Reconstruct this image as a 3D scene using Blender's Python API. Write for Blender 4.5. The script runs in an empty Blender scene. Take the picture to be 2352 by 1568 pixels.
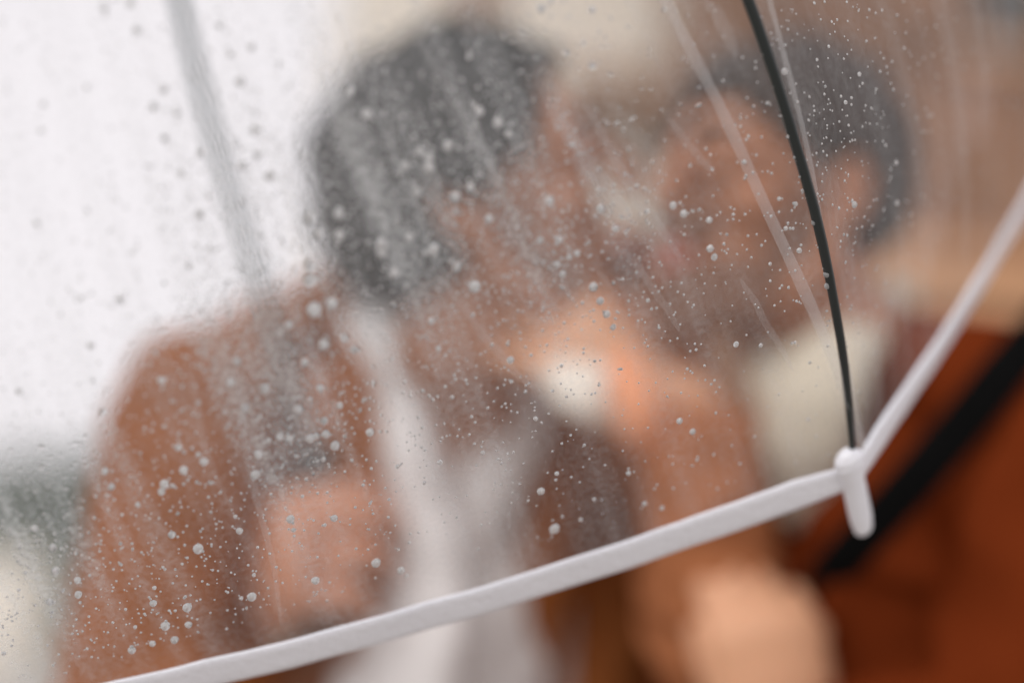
import bpy, bmesh, math, random
from mathutils import Vector, Matrix, noise
from mathutils.bvhtree import BVHTree
R = math.radians
rnd = random.Random(7)
scene = bpy.context.scene
COL = scene.collection

# ---------------------------------------------------------------- camera
CAM_LOC = Vector((0, 0, 1.33))
PITCH, ROLL = R(9.0), R(4.0)
F = 2352 * 50 / 36.0
cam_d = bpy.data.cameras.new('camera')
cam = bpy.data.objects.new('camera', cam_d)
COL.objects.link(cam)
cam_d.lens = 50
cam_d.sensor_width = 36
cam_d.clip_start = 0.02
cam_d.clip_end = 2000
ROT = Matrix.Rotation(R(90) + PITCH, 3, 'X') @ Matrix.Rotation(ROLL, 3, 'Z')
cam.matrix_world = Matrix.Translation(CAM_LOC) @ ROT.to_4x4()
cam_d.dof.use_dof = True
cam_d.dof.focus_distance = 0.577
cam_d.dof.aperture_fstop = 1.45
cam_d.dof.aperture_blades = 0
scene.camera = cam

# ---------------------------------------------------------------- sky, sun, exposure
SUN_EL, SUN_AZ = R(46), R(-148)
w = bpy.data.worlds.new('World')
scene.world = w
w.use_nodes = True
nt = w.node_tree
nt.nodes.clear()
sky = nt.nodes.new('ShaderNodeTexSky')
sky.sky_type = 'NISHITA'
sky.sun_disc = False
sky.sun_elevation = SUN_EL
sky.sun_rotation = SUN_AZ
sky.air_density = 1.0
sky.dust_density = 4.0
hsv = nt.nodes.new('ShaderNodeHueSaturation')
hsv.inputs['Saturation'].default_value = 0.12
cloud = nt.nodes.new('ShaderNodeMix')           # an even overcast deck over the clear sky
cloud.data_type = 'RGBA'
cloud.inputs[0].default_value = 0.86
cloud.inputs[7].default_value = (10.6, 10.15, 10.5, 1)
bg = nt.nodes.new('ShaderNodeBackground')
bg.inputs['Strength'].default_value = 0.1
wo = nt.nodes.new('ShaderNodeOutputWorld')
nt.links.new(sky.outputs[0], hsv.inputs['Color'])
nt.links.new(hsv.outputs[0], cloud.inputs[6])
nt.links.new(cloud.outputs[2], bg.inputs['Color'])
nt.links.new(bg.outputs[0], wo.inputs['Surface'])

sl = bpy.data.lights.new('sun', 'SUN')
sl.energy = 1.5
sl.angle = R(25)
sl.color = (1, 0.97, 0.93)
sun = bpy.data.objects.new('sun', sl)
COL.objects.link(sun)
sdir = Vector((math.sin(SUN_AZ) * math.cos(SUN_EL), math.cos(SUN_AZ) * math.cos(SUN_EL), math.sin(SUN_EL)))
sun.rotation_euler = (sdir).to_track_quat('Z', 'Y').to_euler()
sun.location = sdir * 20

vs = scene.view_settings
vs.view_transform = 'Standard'
vs.look = 'None'
vs.exposure = 0.0
vs.gamma = 1.0
vs.use_curve_mapping = False
scene.cycles.use_denoising = True
scene.cycles.transparent_max_bounces = 24
scene.cycles.max_bounces = 10
scene.cycles.transmission_bounces = 10
scene.cycles.sample_clamp_indirect = 6
scene.cycles.caustics_refractive = False
scene.cycles.caustics_reflective = False


# ---------------------------------------------------------------- helpers
def C3(x, y, z):
    """camera-space metres (right, up, forward) -> world"""
    return CAM_LOC + ROT @ Vector((x, y, -z))


def P(px, py, d):
    """a point seen at (px, py) of a 2352 x 1568 picture, d metres deep -> world"""
    return C3((px - 1176) / F * d, (784 - py) / F * d, d)


def D3(x, y, z):
    return (ROT @ Vector((x, y, -z))).normalized()


def mat(name, color, rough=0.7, noise_scale=0, noise_amt=0.15, bump=0.0, bump_scale=60, sss=0, coat=0, spec=0.5, metal=0):
    m = bpy.data.materials.new(name)
    m.use_nodes = True
    n = m.node_tree
    b = n.nodes['Principled BSDF']
    b.inputs['Base Color'].default_value = (*color, 1)
    b.inputs['Roughness'].default_value = rough
    b.inputs['Specular IOR Level'].default_value = spec
    b.inputs['Metallic'].default_value = metal
    if sss:
        b.inputs['Subsurface Weight'].default_value = sss
        b.inputs['Subsurface Radius'].default_value = (0.012, 0.005, 0.003)
    if coat:
        b.inputs['Coat Weight'].default_value = coat
    tc = n.nodes.new('ShaderNodeTexCoord')
    if noise_scale:
        nz = n.nodes.new('ShaderNodeTexNoise')
        nz.inputs['Scale'].default_value = noise_scale
        nz.inputs['Detail'].default_value = 6
        n.links.new(tc.outputs['Object'], nz.inputs['Vector'])
        mx = n.nodes.new('ShaderNodeMix')
        mx.data_type = 'RGBA'
        lo = tuple(max(0, c * (1 - noise_amt)) for c in color)
        hi = tuple(min(1, c * (1 + noise_amt)) for c in color)
        mx.inputs[6].default_value = (*lo, 1)
        mx.inputs[7].default_value = (*hi, 1)
        n.links.new(nz.outputs['Fac'], mx.inputs[0])
        n.links.new(mx.outputs[2], b.inputs['Base Color'])
    if bump:
        bz = n.nodes.new('ShaderNodeTexNoise')
        bz.inputs['Scale'].default_value = bump_scale
        bz.inputs['Detail'].default_value = 5
        n.links.new(tc.outputs['Object'], bz.inputs['Vector'])
        bp = n.nodes.new('ShaderNodeBump')
        bp.inputs['Strength'].default_value = bump
        bp.inputs['Distance'].default_value = 0.004
        n.links.new(bz.outputs['Fac'], bp.inputs['Height'])
        n.links.new(bp.outputs[0], b.inputs['Normal'])
    return m


def empty(name, loc):
    o = bpy.data.objects.new(name, None)
    o.empty_display_size = 0.05
    o.location = loc
    COL.objects.link(o)
    return o


def tag(o, label=None, cat=None, group=None, kind=None):
    if label: o['label'] = label
    if cat: o['category'] = cat
    if group: o['group'] = group
    if kind: o['kind'] = kind
    return o


def link(name, me, m=None, parent=None, origin=None):
    """mesh given in world coordinates; stored relative to its parent (or origin)"""
    off = parent_loc(parent) if parent is not None else (Vector(origin) if origin is not None else Vector())
    if off.length:
        me.transform(Matrix.Translation(-off))
    o = bpy.data.objects.new(name, me)
    if m is not None:
        me.materials.append(m)
    COL.objects.link(o)
    if parent is not None:
        o.parent = parent
    elif origin is not None:
        o.location = origin
    return o


def parent_loc(p):
    v = Vector()
    while p is not None:
        v += Vector(p.location)
        p = p.parent
    return v


def mesh_from(verts, faces, name='mesh_data', smooth=True):
    me = bpy.data.meshes.new(name)
    me.from_pydata([tuple(v) for v in verts], [], faces)
    if smooth:
        me.polygons.foreach_set('use_smooth', [True] * len(me.polygons))
    me.update()
    return me


class Blob:
    """closed primitives that are later fused into one continuous skin"""
    def __init__(self):
        self.v, self.f = [], []

    def ell(self, c, r, M=None, seg=20, rings=12):
        M = M or Matrix.Identity(3)
        b = len(self.v)
        c = Vector(c)
        if not hasattr(r, '__len__'):
            r = (r, r, r)
        self.v.append(c + M @ Vector((0, 0, r[2])))
        for i in range(1, rings):
            t = math.pi * i / rings
            for j in range(seg):
                a = 2 * math.pi * j / seg
                self.v.append(c + M @ Vector((r[0] * math.sin(t) * math.cos(a), r[1] * math.sin(t) * math.sin(a), r[2] * math.cos(t))))
        self.v.append(c + M @ Vector((0, 0, -r[2])))
        e = len(self.v) - 1
        for j in range(seg):
            k = (j + 1) % seg
            self.f.append((b, b + 1 + j, b + 1 + k))
            for i in range(rings - 2):
                o = b + 1 + i * seg
                self.f.append((o + j, o + seg + j, o + seg + k, o + k))
            o = b + 1 + (rings - 2) * seg
            self.f.append((o + j, e, o + k))

    def tube(self, pts, rad, flat=1.0, nrm=None, seg=20, cap=True, sub=6):
        """smooth tapered limb through pts with radii rad; flat squashes it along nrm"""
        P_, R_ = [], []
        n = len(pts)
        pts = [Vector(p) for p in pts]
        for i in range(n - 1):
            p0, p1, p2, p3 = pts[max(i - 1, 0)], pts[i], pts[i + 1], pts[min(i + 2, n - 1)]
            for s in range(sub):
                t = s / sub
                P_.append(0.5 * ((2 * p1) + (p2 - p0) * t + (2 * p0 - 5 * p1 + 4 * p2 - p3) * t * t + (3 * p1 - p0 - 3 * p2 + p3) * t ** 3))
                e = t * t * (3 - 2 * t)
                R_.append(rad[i] * (1 - e) + rad[i + 1] * e)
        P_.append(pts[-1])
        R_.append(rad[-1])
        ring = []
        if cap:   # rounded ends
            t0 = (P_[0] - P_[1]).normalized()
            t1 = (P_[-1] - P_[-2]).normalized()
            a, ra = P_[0], R_[0]
            z, rz = P_[-1], R_[-1]
            P_ = [a + t0 * ra * math.sin(q) for q in (1.45, 1.0, 0.5)] + P_ + [z + t1 * rz * math.sin(q) for q in (0.5, 1.0, 1.45)]
            R_ = [ra * math.cos(q) for q in (1.45, 1.0, 0.5)] + R_ + [rz * math.cos(q) for q in (0.5, 1.0, 1.45)]
        nrm_ = Vector(nrm).normalized() if nrm is not None else None
        up = None
        b = len(self.v)
        for i, p in enumerate(P_):
            t = (P_[min(i + 1, len(P_) - 1)] - P_[max(i - 1, 0)]).normalized()
            if nrm_ is not None:
                u = (nrm_ - t * nrm_.dot(t)).normalized()
            else:
                if up is None:
                    up = Vector((0, 0, 1)) if abs(t.z) < 0.9 else Vector((1, 0, 0))
                u = (up - t * up.dot(t)).normalized()
                up = u
            v = t.cross(u)
            for j in range(seg):
                a = 2 * math.pi * j / seg
                self.v.append(p + (u * math.cos(a) * flat + v * math.sin(a)) * R_[i])
        m = len(P_)
        for i in range(m - 1):
            for j in range(seg):
                k = (j + 1) % seg
                self.f.append((b + i * seg + j, b + i * seg + k, b + (i + 1) * seg + k, b + (i + 1) * seg + j))
        self.f.append(tuple(b + j for j in reversed(range(seg))))
        self.f.append(tuple(b + (m - 1) * seg + j for j in range(seg)))

    def fuse(self, voxel=0.005, smooth=4, wrinkle=0.0, wscale=14, fine=0.0, fscale=50, stretch=(1, 1, 1)):
        me = mesh_from(self.v, self.f)
        o = bpy.data.objects.new('fusing', me)
        COL.objects.link(o)
        md = o.modifiers.new('r', 'REMESH')
        md.mode = 'VOXEL'
        md.voxel_size = voxel
        s = o.modifiers.new('s', 'SMOOTH')
        s.factor = 0.5
        s.iterations = smooth
        dg = bpy.context.evaluated_depsgraph_get()
        out = bpy.data.meshes.new_from_object(o.evaluated_get(dg))
        bpy.data.objects.remove(o)
        if wrinkle or fine:
            nn = [Vector(v.normal) for v in out.vertices]
            for v, nm in zip(out.vertices, nn):
                c = v.co
                d = 0
                if wrinkle:
                    q = Vector((c.x * wscale * stretch[0], c.y * wscale * stretch[1], c.z * wscale * stretch[2]))
                    q += noise.noise_vector(c * wscale * 0.5) * 0.8
                    d += wrinkle * (1 - abs(noise.noise(q)) * 3.2)
                if fine:
                    d += fine * noise.noise(c * fscale)
                v.co = c + nm * d
        out.polygons.foreach_set('use_smooth', [True] * len(out.polygons))
        out.update()
        return out

    def mesh(self):
        return mesh_from(self.v, self.f)


def box_mesh(x0, x1, y0, y1, z0, z1, bev=0.0):
    bm = bmesh.new()
    bmesh.ops.create_cube(bm, size=1)
    for v in bm.verts:
        v.co = Vector(((x0 + x1) / 2 + v.co.x * (x1 - x0), (y0 + y1) / 2 + v.co.y * (y1 - y0), (z0 + z1) / 2 + v.co.z * (z1 - z0)))
    if bev:
        bmesh.ops.bevel(bm, geom=bm.edges[:], offset=bev, segments=2, affect='EDGES', profile=0.7)
    me = bpy.data.meshes.new('mesh_data')
    bm.to_mesh(me)
    bm.free()
    return me


# ---------------------------------------------------------------- materials
M_asphalt = mat('wet asphalt', (0.16, 0.155, 0.145), 0.35, 3, 0.3, 0.4, 40)
M_pave = mat('pale paving', (0.42, 0.40, 0.37), 0.5, 2, 0.2, 0.3, 30)
M_grass = mat('grass', (0.07, 0.10, 0.045), 0.8, 5, 0.4)
M_cream = mat('cream render', (0.82, 0.76, 0.67), 0.85, 0.8, 0.08, 0.3, 8)
M_stone = mat('peach sandstone', (0.56, 0.31, 0.17), 0.8, 1.2, 0.12, 0.3, 8)
M_glass = mat('window glass', (0.05, 0.045, 0.04), 0.15, spec=0.3)
M_frame = mat('painted frame', (0.6, 0.58, 0.54), 0.5)
M_roof = mat('roof slate', (0.10, 0.085, 0.08), 0.7, 4, 0.2)
M_bark = mat('bark', (0.09, 0.065, 0.05), 0.9, 6, 0.3)
M_leaf = mat('leaves', (0.12, 0.155, 0.11), 0.7, 1.5, 0.5)
M_leaf2 = mat('darker leaves', (0.09, 0.125, 0.09), 0.7, 1.5, 0.5)

M_brick = bpy.data.materials.new('brown brick')
M_brick.use_nodes = True
_n = M_brick.node_tree
_b = _n.nodes['Principled BSDF']
_b.inputs['Roughness'].default_value = 0.85
_tc = _n.nodes.new('ShaderNodeTexCoord')
_br = _n.nodes.new('ShaderNodeTexBrick')
_br.inputs['Scale'].default_value = 1.0
_br.inputs['Brick Width'].default_value = 0.225
_br.inputs['Row Height'].default_value = 0.075
_br.inputs['Mortar Size'].default_value = 0.008
_br.inputs['Color1'].default_value = (0.17, 0.07, 0.035, 1)
_br.inputs['Color2'].default_value = (0.29, 0.135, 0.065, 1)
_br.inputs['Mortar'].default_value = (0.25, 0.17, 0.12, 1)
_nz = _n.nodes.new('ShaderNodeTexNoise')
_nz.inputs['Scale'].default_value = 1.6
_nz.inputs['Detail'].default_value = 4
_rp = _n.nodes.new('ShaderNodeMapRange')
_rp.inputs[1].default_value = 0.35
_rp.inputs[2].default_value = 0.65
_rp.inputs[3].default_value = 0.55
_rp.inputs[4].default_value = 1.35
_mu = _n.nodes.new('ShaderNodeVectorMath')
_mu.operation = 'SCALE'
_sp = _n.nodes.new('ShaderNodeSeparateXYZ')
_ad = _n.nodes.new('ShaderNodeMath')
_cb = _n.nodes.new('ShaderNodeCombineXYZ')
_n.links.new(_tc.outputs['Object'], _sp.inputs[0])
_n.links.new(_sp.outputs[0], _ad.inputs[0])
_n.links.new(_sp.outputs[1], _ad.inputs[1])
_n.links.new(_ad.outputs[0], _cb.inputs[0])
_n.links.new(_sp.outputs[2], _cb.inputs[1])
_n.links.new(_cb.outputs[0], _br.inputs['Vector'])
_n.links.new(_tc.outputs['Object'], _nz.inputs['Vector'])
_n.links.new(_nz.outputs['Fac'], _rp.inputs[0])
_n.links.new(_br.outputs['Color'], _mu.inputs[0])
_n.links.new(_rp.outputs[0], _mu.inputs['Scale'])
_n.links.new(_mu.outputs[0], _b.inputs['Base Color'])

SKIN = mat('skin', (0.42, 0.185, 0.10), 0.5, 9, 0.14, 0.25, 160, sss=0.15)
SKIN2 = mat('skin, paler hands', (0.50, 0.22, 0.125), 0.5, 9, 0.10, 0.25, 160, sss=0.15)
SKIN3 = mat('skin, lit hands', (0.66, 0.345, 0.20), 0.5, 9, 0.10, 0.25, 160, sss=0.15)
M_lip = mat('lips', (0.40, 0.10, 0.07), 0.4)
M_bright = mat('bright cream cotton', (0.88, 0.80, 0.70), 0.9, 20, 0.05)
M_nail = mat('nail', (0.75, 0.5, 0.42), 0.3)
M_hair = mat('near black hair', (0.012, 0.012, 0.013), 0.55, 60, 0.5, 0.6, 120)
M_hair2 = mat('dark brown hair', (0.034, 0.018, 0.012), 0.55, 60, 0.5, 0.6, 120)
M_beard = mat('brown beard', (0.20, 0.095, 0.058), 0.6, 60, 0.4, 0.6, 120)
M_suit = mat('rust wool', (0.28, 0.092, 0.028), 0.9, 22, 0.2, 0.5, 220, spec=0.0)
M_coat = mat('brick red wool', (0.150, 0.027, 0.007), 0.9, 18, 0.2, 0.5, 220, spec=0.0)
M_shirt = mat('off white linen', (0.80, 0.765, 0.755), 0.85, 12, 0.06, 0.4, 160)
M_scarf = mat('cream knit', (0.62, 0.55, 0.44), 0.9, 20, 0.08, 0.5, 120)
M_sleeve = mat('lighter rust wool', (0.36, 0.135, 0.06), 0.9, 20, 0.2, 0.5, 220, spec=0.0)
M_timber = mat('brown timber', (0.30, 0.17, 0.10), 0.8, 6, 0.25)
M_warm_patch = mat('added orange patch', (0.80, 0.34, 0.18), 0.8, 20, 0.1)
M_trouser = mat('dark brown cloth', (0.05, 0.03, 0.022), 0.9, 20, 0.2, spec=0.0)
M_shoe = mat('black leather', (0.02, 0.018, 0.016), 0.35)
M_strap = mat('black webbing', (0.006, 0.006, 0.006), 0.7, 80, 0.3, spec=0.0)
M_white = mat('white plastic', (0.84, 0.84, 0.89), 0.35, 30, 0.05, 0.3, 260)
M_black = mat('black lacquered steel', (0.006, 0.010, 0.009), 0.3)
M_steel = mat('grey steel', (0.07, 0.13, 0.15), 0.3, metal=0.2)
M_grip = mat('black rubber grip', (0.012, 0.013, 0.016), 0.5)

# trim and tips let some light through
for _m in (M_white,):
    _m.node_tree.nodes['Principled BSDF'].inputs['Transmission Weight'].default_value = 0.0

# clear film with a breath of mist on it
M_film = bpy.data.materials.new('clear vinyl film')
M_film.use_nodes = True
n = M_film.node_tree
n.nodes.clear()
out = n.nodes.new('ShaderNodeOutputMaterial')
tr = n.nodes.new('ShaderNodeBsdfTransparent')
tr.inputs[0].default_value = (0.985, 0.985, 0.985, 1)
tl = n.nodes.new('ShaderNodeBsdfTranslucent')
tl.inputs[0].default_value = (0.87, 0.94, 0.95, 1)
df = n.nodes.new('ShaderNodeBsdfDiffuse')
df.inputs[0].default_value = (0.8, 0.8, 0.8, 1)
gl = n.nodes.new('ShaderNodeBsdfGlossy')
gl.inputs['Roughness'].default_value = 0.06
lw = n.nodes.new('ShaderNodeLayerWeight')
pw = n.nodes.new('ShaderNodeMath')
pw.operation = 'POWER'
pw.inputs[1].default_value = 5
n.links.new(lw.outputs['Facing'], pw.inputs[0])
fr = n.nodes.new('ShaderNodeMath')
fr.operation = 'MULTIPLY_ADD'
fr.inputs[1].default_value = .22
fr.inputs[2].default_value = .03
n.links.new(pw.outputs[0], fr.inputs[0])
at = n.nodes.new('ShaderNodeAttribute')
at.attribute_name = 'mist'
tc = n.nodes.new('ShaderNodeTexCoord')
nz = n.nodes.new('ShaderNodeTexNoise')
nz.inputs['Scale'].default_value = 420
nz.inputs['Detail'].default_value = 3
n.links.new(tc.outputs['Object'], nz.inputs['Vector'])
mr = n.nodes.new('ShaderNodeMapRange')
mr.inputs[1].default_value = 0.3
mr.inputs[2].default_value = 0.7
mr.inputs[3].default_value = 0.55
mr.inputs[4].default_value = 1.45
n.links.new(nz.outputs['Fac'], mr.inputs[0])
ml = n.nodes.new('ShaderNodeMath')
ml.operation = 'MULTIPLY'
n.links.new(at.outputs['Fac'], ml.inputs[0])
n.links.new(mr.outputs[0], ml.inputs[1])
fu = n.nodes.new('ShaderNodeAttribute')
fu.attribute_name = 'film_uv'
sc_ = n.nodes.new('ShaderNodeMapping')
sc_.inputs['Scale'].default_value = (34, 1.6, 1)
n.links.new(fu.outputs['Vector'], sc_.inputs[0])
n3 = n.nodes.new('ShaderNodeTexNoise')
n3.inputs['Scale'].default_value = 1.0
n3.inputs['Detail'].default_value = 3
n.links.new(sc_.outputs[0], n3.inputs['Vector'])
r3 = n.nodes.new('ShaderNodeMapRange')
r3.inputs[1].default_value = 0.38
r3.inputs[2].default_value = 0.72
r3.inputs[3].default_value = 0.62
r3.inputs[4].default_value = 2.1
n.links.new(n3.outputs['Fac'], r3.inputs[0])
ml2 = n.nodes.new('ShaderNodeMath')
ml2.operation = 'MULTIPLY'
n.links.new(ml.outputs[0], ml2.inputs[0])
n.links.new(r3.outputs[0], ml2.inputs[1])
m1 = n.nodes.new('ShaderNodeMixShader')
m1.inputs[0].default_value = 0.35
n.links.new(tl.outputs[0], m1.inputs[1])
n.links.new(df.outputs[0], m1.inputs[2])
m2 = n.nodes.new('ShaderNodeMixShader')
n.links.new(ml2.outputs[0], m2.inputs[0])
n.links.new(tr.outputs[0], m2.inputs[1])
n.links.new(m1.outputs[0], m2.inputs[2])
m3 = n.nodes.new('ShaderNodeMixShader')
n.links.new(fr.outputs[0], m3.inputs[0])
n.links.new(m2.outputs[0], m3.inputs[1])
n.links.new(gl.outputs[0], m3.inputs[2])
n.links.new(m3.outputs[0], out.inputs[0])


def milky(name, alpha, col=(0.85, 0.85, 0.85)):
    m = bpy.data.materials.new(name)
    m.use_nodes = True
    n = m.node_tree
    n.nodes.clear()
    out = n.nodes.new('ShaderNodeOutputMaterial')
    tr = n.nodes.new('ShaderNodeBsdfTransparent')
    tl = n.nodes.new('ShaderNodeBsdfTranslucent')
    tl.inputs[0].default_value = (*col, 1)
    df = n.nodes.new('ShaderNodeBsdfDiffuse')
    df.inputs[0].default_value = (*col, 1)
    a = n.nodes.new('ShaderNodeMixShader')
    a.inputs[0].default_value = 0.5
    b = n.nodes.new('ShaderNodeMixShader')
    b.inputs[0].default_value = alpha
    n.links.new(tl.outputs[0], a.inputs[1])
    n.links.new(df.outputs[0], a.inputs[2])
    n.links.new(tr.outputs[0], b.inputs[1])
    n.links.new(a.outputs[0], b.inputs[2])
    n.links.new(b.outputs[0], out.inputs[0])
    return m


M_seam_and_glint = milky('milky weld and fold glint', 0.25)
M_crease_sheen = milky('pale fold sheen', 0.11)

M_drop = bpy.data.materials.new('rain water with painted glint')
M_drop.use_nodes = True
n = M_drop.node_tree
n.nodes.clear()
out = n.nodes.new('ShaderNodeOutputMaterial')
g = n.nodes.new('ShaderNodeBsdfGlass')
g.inputs['IOR'].default_value = 1.33
g.inputs['Roughness'].default_value = 0.0
tl = n.nodes.new('ShaderNodeBsdfTranslucent')
tl.inputs[0].default_value = (0.95, 0.97, 0.97, 1)
df = n.nodes.new('ShaderNodeBsdfDiffuse')
df.inputs[0].default_value = (0.95, 0.95, 0.95, 1)
md = n.nodes.new('ShaderNodeMixShader')
md.inputs[0].default_value = 0.5
mg = n.nodes.new('ShaderNodeMixShader')
mg.inputs[0].default_value = 0.5  # white mixed into the water to stand for bright sky glints
n.links.new(tl.outputs[0], md.inputs[1])
n.links.new(df.outputs[0], md.inputs[2])
n.links.new(g.outputs[0], mg.inputs[1])
n.links.new(md.outputs[0], mg.inputs[2])
n.links.new(mg.outputs[0], out.inputs[0])

# ---------------------------------------------------------------- ground
def ground_plane(name, x0, x1, y0, y1, z, m, nx=1, ny=1):
    v = [(x0 + (x1 - x0) * i / nx, y0 + (y1 - y0) * j / ny, z) for j in range(ny + 1) for i in range(nx + 1)]
    f = [(j * (nx + 1) + i, j * (nx + 1) + i + 1, (j + 1) * (nx + 1) + i + 1, (j + 1) * (nx + 1) + i) for j in range(ny) for i in range(nx)]
    return tag(link(name, mesh_from(v, f, smooth=False), m), kind='structure')


ground_plane('ground', -900, 900, -900, 900, -0.13, M_grass)
ground_plane('road', -200, 200, 16, 30, -0.126, M_asphalt)
tag(link('pavement', box_mesh(-60, 60, -20, 16, -0.125, 0.0, 0.0), M_pave), kind='structure')
tag(link('kerb', box_mesh(-60, 60, 16.003, 16.15, -0.125, 0.01, 0.01), M_frame), kind='structure')

# ---------------------------------------------------------------- buildings
def ray_at_y(px, py, Y):
    """point of the line of sight through (px,py) on the vertical plane y = Y"""
    d = P(px, py, 1.0) - CAM_LOC
    return CAM_LOC + d * ((Y - CAM_LOC.y) / d.y)


def building(name, label, x0, x1, y0, y1, h, wall_m, wins, roof_h=0.5, band=None, door=None, quoin=None):
    root = empty(name, (x0, y0, 0))
    tag(root, label, 'building')
    # front wall is built round its window openings
    xs = sorted({x0, x1} | {a for q in wins for a in (q[0], q[1])})
    zs = sorted({0, h} | {a for q in wins for a in (q[2], q[3])})
    bm = bmesh.new()
    for i in range(len(xs) - 1):
        for j in range(len(zs) - 1):
            cx, cz = (xs[i] + xs[i + 1]) / 2, (zs[j] + zs[j + 1]) / 2
            if any(q[0] < cx < q[1] and q[2] < cz < q[3] for q in wins):
                continue
            vv = [bm.verts.new(c) for c in ((xs[i], y0, zs[j]), (xs[i + 1], y0, zs[j]), (xs[i + 1], y0, zs[j + 1]), (xs[i], y0, zs[j + 1]))]
            bm.faces.new(vv)
    for q in wins:   # reveals
        a, b, c, d = q
        for vv in (((a, y0, c), (a, y0, d), (a, y0 + .18, d), (a, y0 + .18, c)), ((b, y0, c), (b, y0, d), (b, y0 + .18, d), (b, y0 + .18, c)),
                   ((a, y0, d), (b, y0, d), (b, y0 + .18, d), (a, y0 + .18, d)), ((a, y0, c), (b, y0, c), (b, y0 + .18, c), (a, y0 + .18, c))):
            bm.faces.new([bm.verts.new(p) for p in vv])
    for vv in (((x0, y0, 0), (x0, y1, 0), (x0, y1, h), (x0, y0, h)), ((x1, y0, 0), (x1, y1, 0), (x1, y1, h), (x1, y0, h)),
               ((x0, y1, 0), (x1, y1, 0), (x1, y1, h), (x0, y1, h)), ((x0, y0, h), (x1, y0, h), (x1, y1, h), (x0, y1, h))):
        bm.faces.new([bm.verts.new(p) for p in vv])
    bmesh.ops.remove_doubles(bm, verts=bm.verts[:], dist=1e-4)
    me = bpy.data.meshes.new('wall_mesh')
    bm.to_mesh(me)
    bm.free()
    link('wall', me, wall_m, root)
    for q in wins:
        a, b, c, d = q
        fb = bmesh.new()
        t = 0.07
        parts = [(a, a + t, c, d), (b - t, b, c, d), (a + t, b - t, d - t, d), (a + t, b - t, c, c + t), ((a + b) / 2 - .025, (a + b) / 2 + .025, c + t, d - t)]
        for (p0, p1, q0, q1) in parts:
            tmp = box_mesh(p0, p1, y0 + .08, y0 + .16, q0, q1)
            fb.from_mesh(tmp)
            bpy.data.meshes.remove(tmp)
        me = bpy.data.meshes.new('window_mesh')
        fb.to_mesh(me)
        fb.free()
        wo_ = link('window', me, M_timber if band else M_frame, root)
        link('pane', box_mesh(a + t + .002, b - t - .002, y0 + .11, y0 + .125, c + t, d - t), M_glass, wo_)
        link('sill', box_mesh(a - .08, b + .08, y0 - .09, y0 + .075, c - .08, c - .003, .01), M_stone if band else M_frame, wo_)
    link('roof', box_mesh(x0 - .35, x1 + .35, y0 - .45, y1 + .35, h + .003, h + roof_h, .03), M_roof, root)
    if band:
        z0, z1 = band
        link('stone_band', box_mesh(x0 - .04, x1 + .04, y0 - .10, y0 - .003, z0, z1, .015), M_stone, root)
        link('cornice', box_mesh(x0 - .08, x1 + .08, y0 - .16, y0 - .003, z1 + .003, z1 + .14, .02), M_stone, root)
    link('plinth', box_mesh(x0 - .03, x1 + .03, y0 - .08, y0 - .003, 0, .5, .01), M_cream if band else M_stone, root)
    if quoin:
        for (qx, qw) in quoin:
            link('pilaster', box_mesh(qx, qx + qw, y0 - .12, y0 - .004, .503, h - .05, .01), M_brick, root)
    return root


YC = 13.0
xL = ray_at_y(752, 250, YC).x
xq = ray_at_y(1040, 20, YC).x
building('rendered_house', 'tall cream rendered house behind the heads of the couple', xL, xL + 8.5, YC, YC + 9, 9.5, M_cream,
         [(xL + 1.2, xL + 2.3, 1.0, 2.3), (xL + 3.4, xL + 4.5, 1.0, 2.3)], quoin=[(xq, .42)])
house = bpy.data.objects['rendered_house']
ta, tb = ray_at_y(1290, 150, YC - .5), ray_at_y(1660, 262, YC - .5)
link('gap_filler', box_mesh(ta.x, tb.x, YC - .5, YC - .004, tb.z, ta.z, .03), M_timber, house)  # added brown bar where the foreheads should close the gap; no porch here
YB = 8.0
xB = ray_at_y(1700, 60, YB).x
z0 = ray_at_y(2300, 735, YB).z
z1 = ray_at_y(2300, 640, YB).z
wx0, wz0 = ray_at_y(2130, 40, YB).x, ray_at_y(2300, 120, YB).z
building('brick_house', 'brown brick house with a peach stone band behind the man on the right', xB, xB + 9, YB, YB + 4.6, 8.2, M_brick,
         [(wx0 + .25, wx0 + 1.35, wz0, wz0 + 1.6), (wx0 + 2.4, wx0 + 3.5, wz0, wz0 + 1.6), (wx0 - .2, wx0 + 1.4, .9, 2.3), (wx0 + 2.2, wx0 + 3.8, .9, 2.3)],
         band=(z0, z1))

# ---------------------------------------------------------------- trees far left and shrubs
def crown_mesh(c, rx, rz, n, size, rg):
    v, f = [], []
    lobes = [(Vector((rg.uniform(-.6, .6) * rx, rg.uniform(-.6, .6) * rx, rg.uniform(-.55, .6) * rz)), rg.uniform(.35, .6)) for _ in range(9)]
    for _ in range(n):
        lc, lr = rg.choice(lobes)
        d = Vector((rg.gauss(0, 1), rg.gauss(0, 1), rg.gauss(0, 1))).normalized() * rg.uniform(.55, 1.05) * lr
        p = Vector(c) + lc + Vector((d.x * rx, d.y * rx, d.z * rz))
        a = Vector((rg.gauss(0, 1), rg.gauss(0, 1), rg.gauss(0, 1))).normalized() * size * rg.uniform(.6, 1.3)
        b = a.orthogonal().normalized() * size * .45
        i = len(v)
        v += [p - a, p + b, p + a, p - b]
        f.append((i, i + 1, i + 2, i + 3))
    return mesh_from(v, f, smooth=False)


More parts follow.
